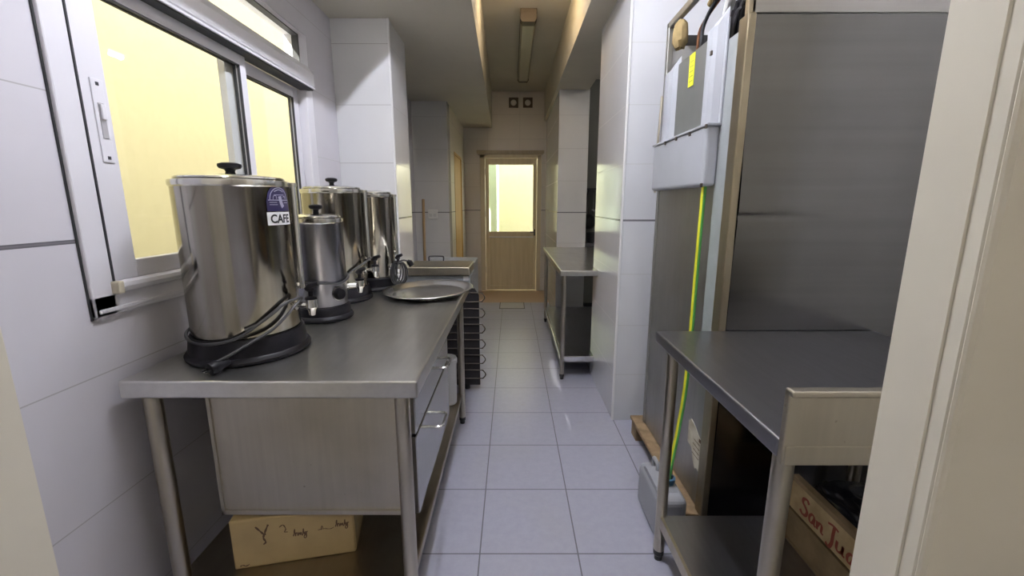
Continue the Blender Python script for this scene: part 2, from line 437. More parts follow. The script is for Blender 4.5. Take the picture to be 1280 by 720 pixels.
# lower track: rounded bar with a cream end stop
b = MB(); b.prism([(XL-.03, 1.15), (XL+.018, 1.15), (XL+.03, 1.156), (XL+.034, 1.166), (XL+.03, 1.177), (XL+.018, 1.182), (XL-.03, 1.182)], 1.215, 2.53, 'y')
b.build('lower_track', m_alu, w1)
MB().box(XL-.01, XL+.036, 1.196, 1.2155, 1.148, 1.184, .004).build('end_stop', m_knobw, w1)
def sash(y0, y1, x, wl, wr, zb, zt, rb, rt, name='sash'):
    s = MB()
    s.box(x-.015, x+.015, y0, y0+wl, zb, zt, .003); s.box(x-.015, x+.015, y1-wr, y1, zb, zt, .003)
    s.box(x-.015, x+.015, y0+wl, y1-wr, zb, rb, .003); s.box(x-.015, x+.015, y0+wl, y1-wr, rt, zt, .003)
    o = s.build(name, m_alu, w1)
    MB().box(x-.004, x+.001, y0+wl-.005, y1-wr+.005, rb-.005, rt+.005).build('pane', m_glass, o)
    g = MB(); e = .005
    for xx in (x+.0095, x-.0095):
        g.box(xx-.005, xx+.005, y1-wr-e, y1-wr, rb, rt); g.box(xx-.005, xx+.005, y0+wl, y1-wr, rt-e, rt)
    g.build('gasket', m_alug, o)
    return o
sA = sash(1.215, 1.995, XL-.010, .085, .042, 1.182, 2.018, 1.235, 1.975)
sB = sash(1.905, 2.528, XL-.045, .055, .055, 1.155, 2.018, 1.235, 1.965)
# recessed latch on the near stile
b = MB(); b.box(XL+.004, XL+.0085, 1.248, 1.285, 1.515, 1.738, .002)
la = b.build('latch', m_alu, sA)
MB().box(XL+.008, XL+.0105, 1.258, 1.276, 1.58, 1.675, .001).build('latch_slot', plain('latch_recess', (.36, .35, .37), .5), sA)
MB().box(XL+.009, XL+.017, 1.26, 1.274, 1.63, 1.672, .003).build('latch_thumb', m_alu, sA)
for z in (1.725, 1.528):
    MB().box(XL+.0082, XL+.0098, 1.262, 1.271, z-.0045, z+.0045).build('screw', m_alug, sA)
MB().box(XL-.03, XL-.024, 1.185, 2.515, 2.14, 2.291).build('transom_pane', m_glass, w1)

# ================================================================== LEFT WORK TABLE
T1 = thing('work_table', (-.69, 1.88, 0), 'long stainless work table under the window carrying the coffee urns', 'table')
tx0, tx1, ty0, ty1, tz = -1.112, -.268, 1.135, 2.64, .91
b = MB(); b.box(tx0, tx1, ty0, ty1, tz-.052, tz, .006, seg=3)
b.build('tabletop', m_top, T1)
def leg(x, y, ztop, parent, r=.0205, mat=None, foot=True):
    l = MB(); l.tube([(x, y, .045), (x, y, ztop)], r, 16)
    o = l.build('leg', mat or m_leg, parent)
    if foot: MB().lathe([(.0, 0), (r*.75, 0), (r*.8, .02), (r*1.0, .025), (r*1.0, .045), (0, .045)], (x, y, .0), 14).build('foot', m_dark, o)
    return o
leg(-1.068, 1.19, tz-.05, T1, .024); leg(-.322, 1.172, tz-.05, T1, .022); leg(-.322, 2.58, tz-.05, T1, .0205); leg(-1.068, 2.58, tz-.05, T1)
b = MB(); b.box(-1.09, -.322, 1.19, 2.60, .165, .20, .004); b.build('shelf', steel('shelf_steel', (.40, .36, .30), .35, (30, 3, 30), (.25, .2, .14), .6), T1)
# hung drawer unit
b = MB(); b.box(-.955, -.325, 1.252, 1.93, .395, tz-.053); b.box(-.955, -.945, 1.246, 1.27, .395, tz-.053); b.box(-.955, -.33, 1.246, 1.252, .395, .41)
b.build('drawer_unit', m_steel, T1)
MB().box(-1.085, -.96, 1.62, 1.64, .21, tz-.053).build('back_panel', m_steel, T1)
for z0, z1, hz, hy in ((.685, .85, .763, 1.665), (.40, .675, .595, 1.51)):
    dr = MB().box(-.325, -.303, 1.245, 1.925, z0, z1, .003).build('drawer', m_drawer, T1)
    h = smoothpath([(-.306, hy-.055, hz), (-.275, hy-.056, hz), (-.258, hy-.045, hz), (-.256, hy, hz), (-.258, hy+.045, hz), (-.275, hy+.056, hz), (-.306, hy+.055, hz)], 6)
    MB().tube(h, .0055, 10).build('handle', m_chrome, dr)

# cardboard box on the shelf
ang = math.atan2(1.304-1.224, -.548+.935)
CB = thing('cardboard_box', (-.73, 1.36, .2), 'worn cream cardboard box with brown script on the shelf of the urn table', 'box')
Rm = Matrix.Translation((-.925, 1.226, .2)) @ Matrix.Rotation(ang, 4, 'Z')
L_, D_, H_ = .385, .24, .182
b = MB()
b.box(0, L_, 0, D_, 0, H_, .006, Rm)
b.build('carton', m_card, CB)
MB().box(L_-.002, L_+.002, .006, D_-.006, .004, H_-.01, 0, Rm).build('end_flap', m_cards, CB)
MB().box(-.001, L_+.001, D_*.5-.001, D_*.5+.001, H_-.001, H_+.0012, 0, Rm).build('lid_seam', m_cards, CB)
def stroke(mb, pts, w, mat, n=5, closed=False):
    """flat pen stroke in the local x,z plane (y is the paper normal, towards -y)"""
    P = smoothpath([(p[0], 0, p[1]) for p in pts], n)
    vs = []; fs = []
    for i, p in enumerate(P):
        t = (P[min(i+1, len(P)-1)]-P[max(i-1, 0)]).normalized(); nn = Vector((-t.z, 0, t.x))
        ww = w*(.7+.5*math.sin(i*.7)**2)
        vs += [p+nn*ww/2, p-nn*ww/2]
        if i: fs.append([2*i-2, 2*i-1, 2*i+1, 2*i])
    mb.add(vs, fs, False, mat)
K = Rm @ Matrix.Translation((0, -.0008, 0))
def scr(pts, ox, oz, s, w):
    ink = MB(); stroke(ink, [(ox+p[0]*s, oz+p[1]*s) for p in pts], w, K); ink.build('brown_script', m_ink, CB)
word = [(0, 0), (.15, .5), (.25, 1.2), (.3, .5), (.32, 0), (.45, .5), (.6, .5), (.7, 0), (.85, .55), (1., .1), (1.1, .55), (1.25, 0), (1.4, .3), (1.5, 1.1), (1.6, .1), (1.75, .5), (1.9, .4), (1.8, -.5), (1.5, -.3), (2.1, .6)]
scr(word, .19, .098, .022, .0035); scr(word, .325, .112, .021, .0035)
scr([(0, 1), (.5, .3), (.9, -.2), (1., .2), (1.4, 1.1)], .078, .125, .028, .006)
scr([(.9, -.2), (.8, -.7), (1., -1.3), (.7, -1.6)], .078, .125, .026, .006)
scr([(0, .6), (.5, .9), (.8, .2), (.6, -.2), (1., -.3)], .15, .125, .024, .0035)
scr([(0, .1), (1, .2), (2, 0), (2.6, .25)], .268, .107, .02, .0025); scr([(.5, 0), (.7, .8), (.9, .1)], .268, .107, .02, .0025)
scr([(0, 0), (.4, .15), (.8, -.05), (1.3, .15)], .018, .012, .022, .004)

# milky container on the same shelf
PB = thing('plastic_tub', (-.395, 2.46, .2), 'milky plastic tub on the shelf at the far end of the urn table', 'container')
MB().lathe([(0, 0), (.05, 0), (.056, .008), (.060, .26), (.064, .262), (.064, .285), (.058, .29), (0, .29)], (-.395, 2.46, .2), 28).build('tub', m_tub, PB)
MB().lathe([(.0, .288), (.058, .288), (.060, .291), (.058, .296), (0, .298)], (-.395, 2.46, .2), 28).build('tub_lid', m_tub, PB)

# ================================================================== COFFEE URNS
def wrap(mb_pts, r, az0, z0):
    """flat x (to the right), z (up) -> cylinder of radius r about the urn axis"""
    out = []
    for x, d, z in mb_pts:
        a = az0+x/r
        out.append(Vector(((r+d)*math.cos(a), (r+d)*math.sin(a), z0+z)))
    return out
def gridwrap(mb, x0, x1, z0, z1, r, az, zc, d=.0006, n=10, mask=None):
    vs = []; fs = []; m = n
    for i in range(n+1):
        for j in range(m+1):
            vs.append((x0+(x1-x0)*i/n, d, z0+(z1-z0)*j/m))
    for i in range(n):
        for j in range(m):
            fs.append([i*(m+1)+j, (i+1)*(m+1)+j, (i+1)*(m+1)+j+1, i*(m+1)+j+1])
    return vs, fs

def textmesh(s, size):
    cu = bpy.data.curves.new('txt', 'FONT'); cu.body = s; cu.size = size; cu.align_x = 'CENTER'; cu.offset = size*.03
    o = bpy.data.objects.new('txt', cu); C.objects.link(o)
    dg = bpy.context.evaluated_depsgraph_get()
    me = bpy.data.meshes.new_from_object(o.evaluated_get(dg))
    vs = [v.co.copy() for v in me.vertices]; fs = [list(p.vertices) for p in me.polygons]
    bpy.data.objects.remove(o); bpy.data.curves.remove(cu); bpy.data.meshes.remove(me)
    return vs, fs

def urn(x, y, r, h, rb, hb, label, mat, tap_az=0., lid_r=None, dial_az=None, gauge_az=None, knob=1., tap=True):
    z0 = tz+.001
    U = thing('coffee_urn', (x, y, z0), label, 'coffee urn', 'coffee urns on the left work table')
    c = (x, y, z0)
    base = MB().lathe([(0, 0), (rb-.004, 0), (rb, .004), (rb+.001, .012), (rb-.004, .020), (rb-.010, .024), (r+.010, hb-.006), (r+.006, hb), (0, hb)], c, 56)
    base.build('base', m_black, U)
    body = MB().lathe([(r-.001, hb), (r+.001, hb+.004), (r+.001, h-.014), (r+.003, h-.010)], c, 72)
    body.build('body', mat, U)
    MB().lathe([(r+.001, h-.020), (r+.005, h-.016), (r+.006, h-.008), (r+.005, h), (r-.002, h+.002), (r-.006, h-.004), (r-.006, h-.02)], c, 72).build('rim', m_rim, U)
    lr = lid_r or r-.008
    lid = MB().lathe([(lr-.004, h-.006), (lr, h), (lr+.003, h+.005), (lr+.002, h+.010), (lr-.006, h+.013), (lr*.6, h+.018), (lr*.25, h+.020), (0, h+.021)], c, 64)
    lo = lid.build('lid', m_rim, U)
    k = knob
    MB().lathe([(0, h+.019), (.016*k, h+.019), (.013*k, h+.030), (.016*k, h+.036), (.030*k, h+.040), (.034*k, h+.046), (.033*k, h+.053), (.022*k, h+.057), (0, h+.058)], c, 28).build('knob', m_black, lo)
    def cyl(az, rad, z): return Vector((x+rad*math.cos(az), y+rad*math.sin(az), z0+z))
    if gauge_az is not None:
        g = MB(); g.tube([cyl(gauge_az, r+.012, .20), cyl(gauge_az, r+.012, h-.012)], .011, 14)
        g.tube([cyl(gauge_az, r-.002, .215), cyl(gauge_az, r+.016, .215)], .010, 10)
        go = g.build('sight_gauge', m_chrome, U)
        MB().tube([cyl(gauge_az, r+.012, h-.014), cyl(gauge_az, r+.012, h-.002)], .0145, 14).build('gauge_cap', m_rim, go)
    if tap:
        t = MB(); tzv = .155 if r > .13 else .135
        t.tube([cyl(tap_az, r-.004, tzv), cyl(tap_az, r+.05, tzv)], .010, 14)
        t.tube([cyl(tap_az, r-.001, tzv), cyl(tap_az, r+.006, tzv)], .019, 18)
        p = cyl(tap_az, r+.055, tzv)
        t.lathe([(0, .022), (.018, .022), (.019, .012), (.019, -.010), (.013, -.018), (.010, -.036), (.008, -.038), (0, -.038)], p, 18)
        to = t.build('tap', m_chrome, U)
        l = MB(); l.lathe([(0, .058), (.012, .058), (.014, .05), (.008, .045), (.008, .03), (.019, .026), (.020, .018), (0, .018)], p, 16)
        d = Vector((math.cos(tap_az), math.sin(tap_az), 0))
        l.tube([p+Vector((0, 0, .05))-d*.012, p+Vector((0, 0, .062))+d*.0, p+Vector((0, 0, .072))+d*.028], [.010, .011, .008], 10)
        l.build('tap_lever', m_black, to)
    if dial_az is not None:
        dz = .115; q0 = cyl(dial_az, r-.002, dz); dd = Vector((math.cos(dial_az), math.sin(dial_az), 0))
        MB().tube([q0, q0+dd*.006], .029, 26).build('dial_ring', m_rim, U)
        MB().tube([q0+dd*.004, q0+dd*.012, q0+dd*.022], [.0255, .0245, .021], 26).build('thermostat_dial', m_black, U)
    return U, cyl

u1, cy1 = urn(-.895, 1.41, .160, .560, .186, .078, 'big stained coffee urn with the CAFE label nearest the front', m_urn, tap_az=.05, lid_r=.148, gauge_az=R(24))
u2, cy2 = urn(-.825, 1.835, .100, .430, .120, .060, 'small dull coffee urn with black thermostat dial', m_urnb, tap_az=R(25), dial_az=R(-29), lid_r=.094, knob=.8)
u3, cy3 = urn(-.905, 2.215, .143, .560, .165, .070, 'tall shiny coffee urn standing directly behind the small one', m_urn, tap_az=R(-4), lid_r=.132, gauge_az=R(8), knob=.85)
u4, cy4 = urn(-.795, 2.500, .106, .545, .122, .075, 'slim coffee urn in the back beside the tiled pier', m_urn, tap_az=R(-25), lid_r=.098, gauge_az=R(12), knob=.0001)
# label and emblem of the first urn
def wrapadd(mb, vs, fs, U, r, az, zc):
    z0 = U.location.z
    pts = wrap(vs, r, az, zc)
    mb.add([p+Vector(U.location) for p in pts], fs)
AZ = R(-9); rr = .1618
lb = MB(); v, f = gridwrap(None, -.052, .052, -.020, .020, rr, AZ, 0, .0006)
wrapadd(lb, v, f, u1, rr, AZ, .444); lab = lb.build('name_label', m_labelw, u1)
tv, tf = textmesh('CAFE', .036)
lt = MB(); wrapadd(lt, [(p.x, .0014, p.y-.0125) for p in tv], tf, u1, rr, AZ, .444); lt.build('lettering', m_blackm, lab)
em = MB(); n = 12; vs = []; fs = []
W2, Ht = .050, .082
for i in range(n+1):
    xx = -W2+2*W2*i/n
    top = .030+(Ht-.030)*math.sqrt(max(0, 1-(xx/W2)**2))
    for j in range(9): vs.append((xx, .0006, top*j/8))
for i in range(n):
    for j in range(8): fs.append([i*9+j, (i+1)*9+j, (i+1)*9+j+1, i*9+j+1])
wrapadd(em, vs, fs, u1, rr, AZ, .467); emo = em.build('emblem', m_navy, u1)
ep = MB()
def eline(pts, w):
    P = smoothpath([(p[0], 0, p[1]) for p in pts], 6); vs = []; fs = []
    for i, p in enumerate(P):
        t = (P[min(i+1, len(P)-1)]-P[max(i-1, 0)]).normalized(); nn = Vector((-t.z, 0, t.x))
        vs += [(p.x+nn.x*w/2, .0014, p.z+nn.z*w/2), (p.x-nn.x*w/2, .0014, p.z-nn.z*w/2)]
        if i: fs.append([2*i-2, 2*i-1, 2*i+1, 2*i])
    wrapadd(ep, vs, fs, u1, rr, AZ, .467)
eline([(-.038, .036)]+[(-.038*math.cos(a), .036+.036*math.sin(a)) for a in (.5, 1., 1.57, 2.1, 2.6)]+[(.038, .036)], .003)
eline([(-.044, .034), (.044, .034)], .0025); eline([(-.04, .027), (-.012, .027)], .0018); eline([(-.04, .020), (-.01, .020)], .0018); eline([(.02, .026), (.042, .026)], .0018)
eline([(-.020, .060), (0, .066), (.020, .060)], .003); eline([(-.022, .050), (.022, .050)], .002)
eline([(-.026, .036), (-.024, .046), (-.014, .047), (-.012, .037)], .002)
eline([(.002, .046), (.004, .036), (.008, .022), (.014, .012)], .014); eline([(.018, .044), (.026, .046), (.028, .038)], .003)
ep.build('emblem_drawing', m_emb, emo)
# mains cords
def cordpath(cy, pts, r): return smoothpath([cy(R(a), r+dr, z) for a, z, dr in pts], 7)
zf = .0045
pc = cordpath(cy1, [(-190, .10, .012), (-150, .088, .010), (-125, .072, .010), (-95, .072, .008), (-68, .090, .007), (-43, .135, .007), (-22, .170, .009), (-4, .180, .016), (4, .176, .022), (-8, .155, .014), (-20, .130, .010), (-38, .098, .012), (-58, .073, .022), (-72, .05, .034), (-84, .03, .050)], .160)
pl0 = Vector((-.858, 1.203, tz+.024))
cord = MB().tube(pc+[pl0+Vector((.012, .014, .006))], .0048, 9).build('power_cord', m_rubber, u1)
pg = MB()
d = Vector((-.45, -.85, -.12)).normalized()
pg.tube([pl0+d*-.022, pl0, pl0+d*.014, pl0+d*.034], [.009, .013, .019, .019], 16)
for sx in (-.008, .008):
    s_ = Vector((.85, -.45, 0))*sx
    pg.tube([pl0+d*.03+s_, pl0+d*.050+s_], .0024, 8)
pg.build('plug', m_black, cord)
pc2 = cordpath(cy1, [(-62, .11, .006), (-48, .125, .006), (-34, .148, .008), (-25, .165, .009)], .160)
MB().tube(pc2, .0042, 8).build('cord_loop', m_rubber, u1)
pc = cordpath(cy2, [(-150, .17, .006), (-110, .172, .006), (-68, .168, .006), (-30, .160, .006), (0, .168, .007), (30, .178, .010), (55, .19, .012)], .100)
MB().tube(pc, .0045, 8).build('power_cord', m_rubber, u2)
pc = smoothpath([cy3(R(-62), .150, .12), cy3(R(-46), .152, .16), cy3(R(-25), .156, .185), cy3(R(-8), .165, .205), cy3(R(6), .172, .215)], 7)
MB().tube(pc, .0045, 8).build('power_cord', m_rubber, u3)
q = cy4(R(-25), .165, .155)
cd = MB()
for k in range(4):
    ph = k*.8
    cd.tube([q+Vector((.028*math.cos(a)+.012*k-.02, .02*math.sin(a+ph), -.05+.062*math.sin(a))) for a in [2*PI*i/22 for i in range(22)]], .0042, 7, closed=True)
cd.tube(smoothpath([q+Vector((0, 0, .012)), q+Vector((.03, .0, .02)), q+Vector((.06, .0, .012))], 6), .0045, 8)
co = cd.build('power_cord', m_rubber, u4)
MB().tube([q+Vector((.05, 0, .016)), q+Vector((.062, 0, .008)), q+Vector((.075, .0, -.012))], [.010, .017, .016], 14).build('plug', m_black, co)

# oval tray
TR = thing('serving_tray', (-.465, 2.335, tz), 'large round steel serving tray lying on the far end of the urn table', 'tray')
rot = Matrix.Translation((-.462, 2.335, tz+.001)) @ Matrix.Rotation(R(-12), 4, 'Z') @ Matrix.Rotation(R(-1.2), 4, 'Y') @ Matrix.Rotation(R(1.), 4, 'X')
b = MB().lathe([(0, .006), (.190, .006), (.196, .008), (.212, .022), (.240, .030), (.245, .028), (.243, .024), (.216, .016), (.202, .002), (.19, .0), (0, .0)], (0, 0, .004), 64, mat=rot, sx=1.0, sy=1.03)
b.build('tray_dish', plain('tray_steel', (.68, .68, .68), .27, 1., mott=.1, scale=5), TR)

# ================================================================== CHEST FREEZER
FZ = thing('chest_freezer', (-.56, 3.72, 0), 'steel lidded chest freezer beyond the tray with black condenser coils', 'freezer')
fx_r = -.305
MB().box(-.774, fx_r, 3.09, 3.405, .08, .888, .006).box(-.774, fx_r-.03, 3.43, 4.2, .08, .888, .006).build('cabinet', m_frz, FZ)
for x in (-.74, fx_r-.04):
    for y in (3.12, 4.15): MB().lathe([(0, 0), (.02, 0), (.02, .085), (0, .085)], (x, y, 0), 12).build('foot', m_dark, FZ)
lid = MB().box(-.774, fx_r, 3.062, 3.418, .890, .955, .007)
ld = lid.build('lid', m_steel, FZ)
MB().tube(smoothpath([(-.66, 3.40, .952), (-.66, 3.40, .985), (-.645, 3.40, .992), (-.56, 3.40, .992), (-.545, 3.40, .985), (-.545, 3.40, .952)], 5), .006, 10).build('handle', m_dark, ld)
MB().box(-.355, -.315, 3.085, 3.0895, .852, .886).build('sticker', m_labelw, FZ)
pz0, pz1 = .06, .80
cp = MB().prism([(-.77, pz0), (-.24, pz0), (-.24, pz1-.05), (-.27, pz1), (-.77, pz1)], 3.045, 3.062, 'y').build('condenser_panel', m_coil, FZ)
for i in range(6):
    z = .115+i*.118
    t = MB().tube(smoothpath([(-.76, 3.038, z), (-.5, 3.036, z), (-.245, 3.036, z), (-.215, 3.036, z+.006), (-.198, 3.036, z+.032), (-.215, 3.036, z+.060), (-.245, 3.036, z+.066), (-.5, 3.036, z+.066), (-.76, 3.038, z+.066)], 6), .0042, 8)
    t.build('coil_tube', m_wire, cp)

# broom and outlet on the recess wall
BR = thing('broom', (-1.03, 5.02, 0), 'broom with a brown wooden stick leaning on the recess wall', 'broom')
MB().tube([(-1.03, 5.0, .10), (-1.045, 5.165, 1.455)], .0165, 12).build('handle', m_stick, BR)
b = MB().box(-1.12, -.94, 4.97, 5.03, .075, .11, .008); b.build('head', m_dark, BR)
MB().prism([(-1.13, 0), (-.93, 0), (-.945, .078), (-1.115, .078)], 4.975, 5.025, 'y').build('bristles', plain('bristle', (.25, .08, .05), .9), BR)
OU = thing('wall_outlet', (-.94, 5.2, 1.26), 'small white double outlet plate on the recess wall', 'outlet')
MB().box(-1.0, -.885, 5.182, 5.1995, 1.225, 1.335, .006).build('plate', m_outlet, OU)
MB().box(-.985, -.948, 5.178, 5.183, 1.25, 1.29, .003).box(-.937, -.90, 5.178, 5.183, 1.25, 1.29, .003).build('socket', plain('outlet_face', (.48, .48, .47), .4), OU)

# air vents above the back door
def vent(x, label):
    V = thing('air_vent', (x, yb, 2.91), label, 'vent', 'air vents above the back door')
    w = .072
    b = MB(); b.box(x-w, x+w, yb-.02, yb-.001, 2.91-w, 2.91-w+.022, .002).box(x-w, x+w, yb-.02, yb-.001, 2.91+w-.022, 2.91+w, .002)
    b.box(x-w, x-w+.022, yb-.02, yb-.001, 2.91-w, 2.91+w, .002).box(x+w-.022, x+w, yb-.02, yb-.001, 2.91-w, 2.91+w, .002)
    b.box(x-w+.01, x+w-.01, yb-.006, yb-.001, 2.91-w+.01, 2.91+w-.01)
    b.build('frame', m_ventf, V)
    rm = Matrix.Translation((x, yb-.006, 2.91)) @ Matrix.Rotation(PI/2, 4, 'X')
    MB().lathe([(0, .012), (.02, .012), (.038, .006), (.044, 0)], (0, 0, 0), 24, mat=rm).build('cowl', m_vinyl, V)
    return V
vent(.024, 'left of two small square vents high above the back door')
vent(.240, 'right of two small square vents high above the back door')

# corridor batten light (off)
CL = thing('ceiling_light', (.145, 5.1, H), 'unlit yellowed fluorescent batten on the corridor ceiling', 'ceiling light')
b = MB(); b.box(.072, .218, 4.12, 6.05, H-.045, H-.001, .006); b.build('housing', m_lampcap, CL)
b = MB(); b.prism([(.080, H-.045), (.076, H-.075), (.092, H-.105), (.198, H-.105), (.214, H-.075), (.210, H-.045)], 4.22, 6.0, 'y'); b.build('diffuser', m_diff, CL)
for y0, y1 in ((4.12, 4.22), (6.0, 6.05)):
    MB().prism([(.076, H-.043), (.072, H-.078), (.09, H-.109), (.20, H-.109), (.218, H-.078), (.214, H-.043)], y0, y1, 'y').build('end_cap', m_lampcap, CL)
# lit lamps: batten over the worktables, then three added to brighten dim parts
def batten(x, y0, y1, label, mat):
    L = thing('ceiling_light', (x, (y0+y1)/2, H), label, 'ceiling light')
    MB().box(x-.05, x+.05, y0, y1, H-.055, H-.001, .006).build('housing', m_alu, L)
    MB().tube([(x, y0+.03, H-.085), (x, y1-.03, H-.085)], .018, 14).build('tube', mat, L)
    for y in (y0+.02, y1-.03): MB().box(x-.018, x+.018, y-.01, y+.014, H-.105, H-.05, .003).build('lamp_holder', m_alu, L)
batten(-.115, .95, 2.15, 'lit fluorescent batten over the worktables, above the frame', m_tube)
GL = thing('ceiling_light', (.10, 3.45, H), 'added warm globe lamp to light the corridor end, above the frame', 'ceiling light')  # unseen lamp, added to bring warm light to the back wall
MB().lathe([(0, 0), (.06, 0), (.06, -.03), (.05, -.035), (0, -.035)], (.10, 3.45, H-.001), 24).build('ceiling_rose', m_alu, GL)
MB().lathe([(.045, -.035), (.07, -.055), (.08, -.09), (.07, -.125), (.04, -.145), (0, -.15)], (.10, 3.45, H), 24).build('globe', m_globe, GL)
batten(.2, -2.0, -.8, 'added fluorescent batten lighting the near room behind the viewer', m_tube2)  # added out of view to light the doorway wall and jambs

batten(2.0, 4.0, 5.2, 'added fluorescent batten to brighten the side kitchen, hidden behind the white pier', m_tube3)  # unseen lamp, added to lift the dark kitchen gap
# floor hatch
DH = thing('floor_hatch', (0, 5.88, 0), 'square tiled inspection hatch in the floor before the back door', 'hatch')
b = MB(); x0, x1, y0, y1 = -.175, .175, 5.69, 6.065; t = .012
b.box(x0, x1, y0, y0+t, 0, .004).box(x0, x1, y1-t, y1, 0, .004).box(x0, x0+t, y0, y1, 0, .004).box(x1-t, x1, y0, y1, 0, .004); b.build('frame', m_wire, DH)
MB().box(x0+t, x1-t, y0+t, y1-t, 0, .003).build('cover', plain('hatch_cover', (.42, .42, .42), .3, mott=.1), DH)

# ================================================================== FAR WORK TABLE
T2 = thing('work_table', (.7, 4.15, 0), 'far stainless work table beside the grey tiled wall end', 'table')
MB().box(.370, 1.06, 3.245, 5.075, .858, .90, .005).build('tabletop', m_top, T2)
for x, y in ((.405, 3.30), (1.02, 3.30), (.405, 5.03), (1.02, 5.03)): leg(x, y, .86, T2, .0185)
MB().box(.405, 1.02, 3.31, 5.02, .165, .192, .003).build('shelf', m_topdark, T2)
MB().box(.388, .400, 3.31, 5.02, .150, .196, .002).box(.405, 1.02, 3.286, 3.298, .15, .196, .002).build('shelf_lip', m_chrome, T2)

# side kitchen seen through the gap
KC = thing('kitchen_counter', (1.6, 5.95, 0), 'dark steel counter along the back of the side kitchen', 'counter')
MB().box(.95, 2.6, 5.65, 6.28, .85, .89, .004).build('worktop', m_topdark, KC)
MB().box(.97, 2.58, 5.70, 6.27, .08, .85).build('cabinet', m_kwall, KC)
MB().box(1.0, 2.55, 5.74, 6.25, 0, .08).build('plinth', m_dark, KC)
KS = thing('wall_shelf', (1.4, 6.2, 1.6), 'dark wall shelf high in the side kitchen', 'shelf')
MB().box(.98, 1.9, 6.06, 6.298, 1.59, 1.615, .003).build('board', m_dark, KS)
for x in (1.06, 1.8): MB().prism([(6.298, 1.45), (6.298, 1.59), (6.10, 1.59)], x-.01, x+.01, 'x').build('bracket', m_dark, KS)
PT = thing('saucepan', (1.12, 5.85, .89), 'dark saucepan on the counter of the side kitchen', 'pan')
MB().lathe([(0, 0), (.10, 0), (.11, .01), (.115, .13), (.108, .13), (.104, .014), (0, .012)], (1.12, 5.85, .89), 28).build('pot', m_dark, PT)
MB().tube([(1.12, 5.74, 1.0), (1.10, 5.58, 1.02)], .010, 8).build('handle', m_dark, PT)
WK = thing('hanging_wok', (1.10, 6.2, 1.12), 'black bowl hanging on the wall of the side kitchen', 'pan')
rm = Matrix.Translation((1.10, 6.275, 1.15)) @ Matrix.Rotation(PI/2, 4, 'X')
MB().lathe([(0, .11), (.05, .105), (.09, .07), (.11, 0), (.105, .002), (.085, .065), (.05, .098), (0, .104)], (0, 0, 0), 28, mat=rm).build('bowl', m_dark, WK)
MB().tube([(1.10, 6.27, 1.26), (1.10, 6.28, 1.34), (1.10, 6.297, 1.35)], .006, 8).build('hook', m_wire, WK)
LD = thing('hanging_ladle', (1.16, 6.27, 1.4), 'steel ladle hanging under the wall shelf', 'ladle')
MB().tube([(1.165, 6.27, 1.585), (1.165, 6.265, 1.32)], .006, 8).build('handle', m_chrome, LD)
MB().lathe([(0, 0), (.02, .004), (.034, .02), (.038, .035), (.034, .035), (.02, .012), (0, .008)], (1.165, 6.24, 1.29), 20).build('bowl', m_chrome, LD)

# ================================================================== STEEL FRIDGE
FX, FY0, FY1, FXR = .79, 1.575, 2.385, 1.66
FR = thing('refrigerator', ((FX+FXR)/2, 1.98, .12), 'tall stainless refrigerator raised on a pallet beside the white pier', 'refrigerator')
# near face: slightly wavy sheet with a crease
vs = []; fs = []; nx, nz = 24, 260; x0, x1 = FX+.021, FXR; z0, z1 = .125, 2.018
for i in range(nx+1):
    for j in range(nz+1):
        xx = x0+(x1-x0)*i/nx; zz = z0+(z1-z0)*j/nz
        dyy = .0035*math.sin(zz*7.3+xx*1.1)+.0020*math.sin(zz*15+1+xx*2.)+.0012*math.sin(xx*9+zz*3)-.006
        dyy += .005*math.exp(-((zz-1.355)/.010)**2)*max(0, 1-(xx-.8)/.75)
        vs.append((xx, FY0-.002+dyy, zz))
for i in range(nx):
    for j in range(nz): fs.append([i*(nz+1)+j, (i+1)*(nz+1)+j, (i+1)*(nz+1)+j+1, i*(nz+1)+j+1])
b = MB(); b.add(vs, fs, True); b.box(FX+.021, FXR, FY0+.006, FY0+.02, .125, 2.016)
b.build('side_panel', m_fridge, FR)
MB().box(FX+.006, FXR, FY0, FY0+.02, 2.024, 2.36, .003).build('upper_panel', steel('steel_hood', (.40, .39, .38), .3, (2, 40, 60), (.3, .28, .25), .4), FR)
MB().box(FX+.02, FXR-.01, FY0+.02, FY1-.02, .12, 1.95).build('carcass', m_fside, FR)
MB().box(FX, FX+.012, 1.63, FY1, .125, 1.99, .002).build('back_panel', m_fside, FR)
MB().box(FX-.004, FX, 1.63, 1.715, .86, 1.985, .001).build('cover_sheet', m_fblue, FR)
MB().box(FX-.008, FX+.02, FY0-.009, 1.628, .12, 2.022, .004).box(FX-.006, FX+.02, FY0, 1.60, 2.022, 2.36, .003).build('corner_post', m_fpost, FR)
b = MB(); b.box(FX-.006, FX+.022, FY1-.03, FY1, .12, 2.29, .004); b.box(FXR-.03, FXR, FY1-.03, FY1, 1.95, 2.29, .003)
b.box(FX-.006, FX+.022, 1.60, FY1, 2.262, 2.292, .004)
b.build('frame', m_fside, FR)
MB().box(FX+.02, FXR-.03, FY1-.022, FY1-.004, 2.185, 2.235, .003).build('cross_rail', m_dark, FR)
MB().box(FX+.022, FXR-.03, FY1-.02, FY1-.012, 1.95, 2.19).build('far_panel', m_grille2, FR)
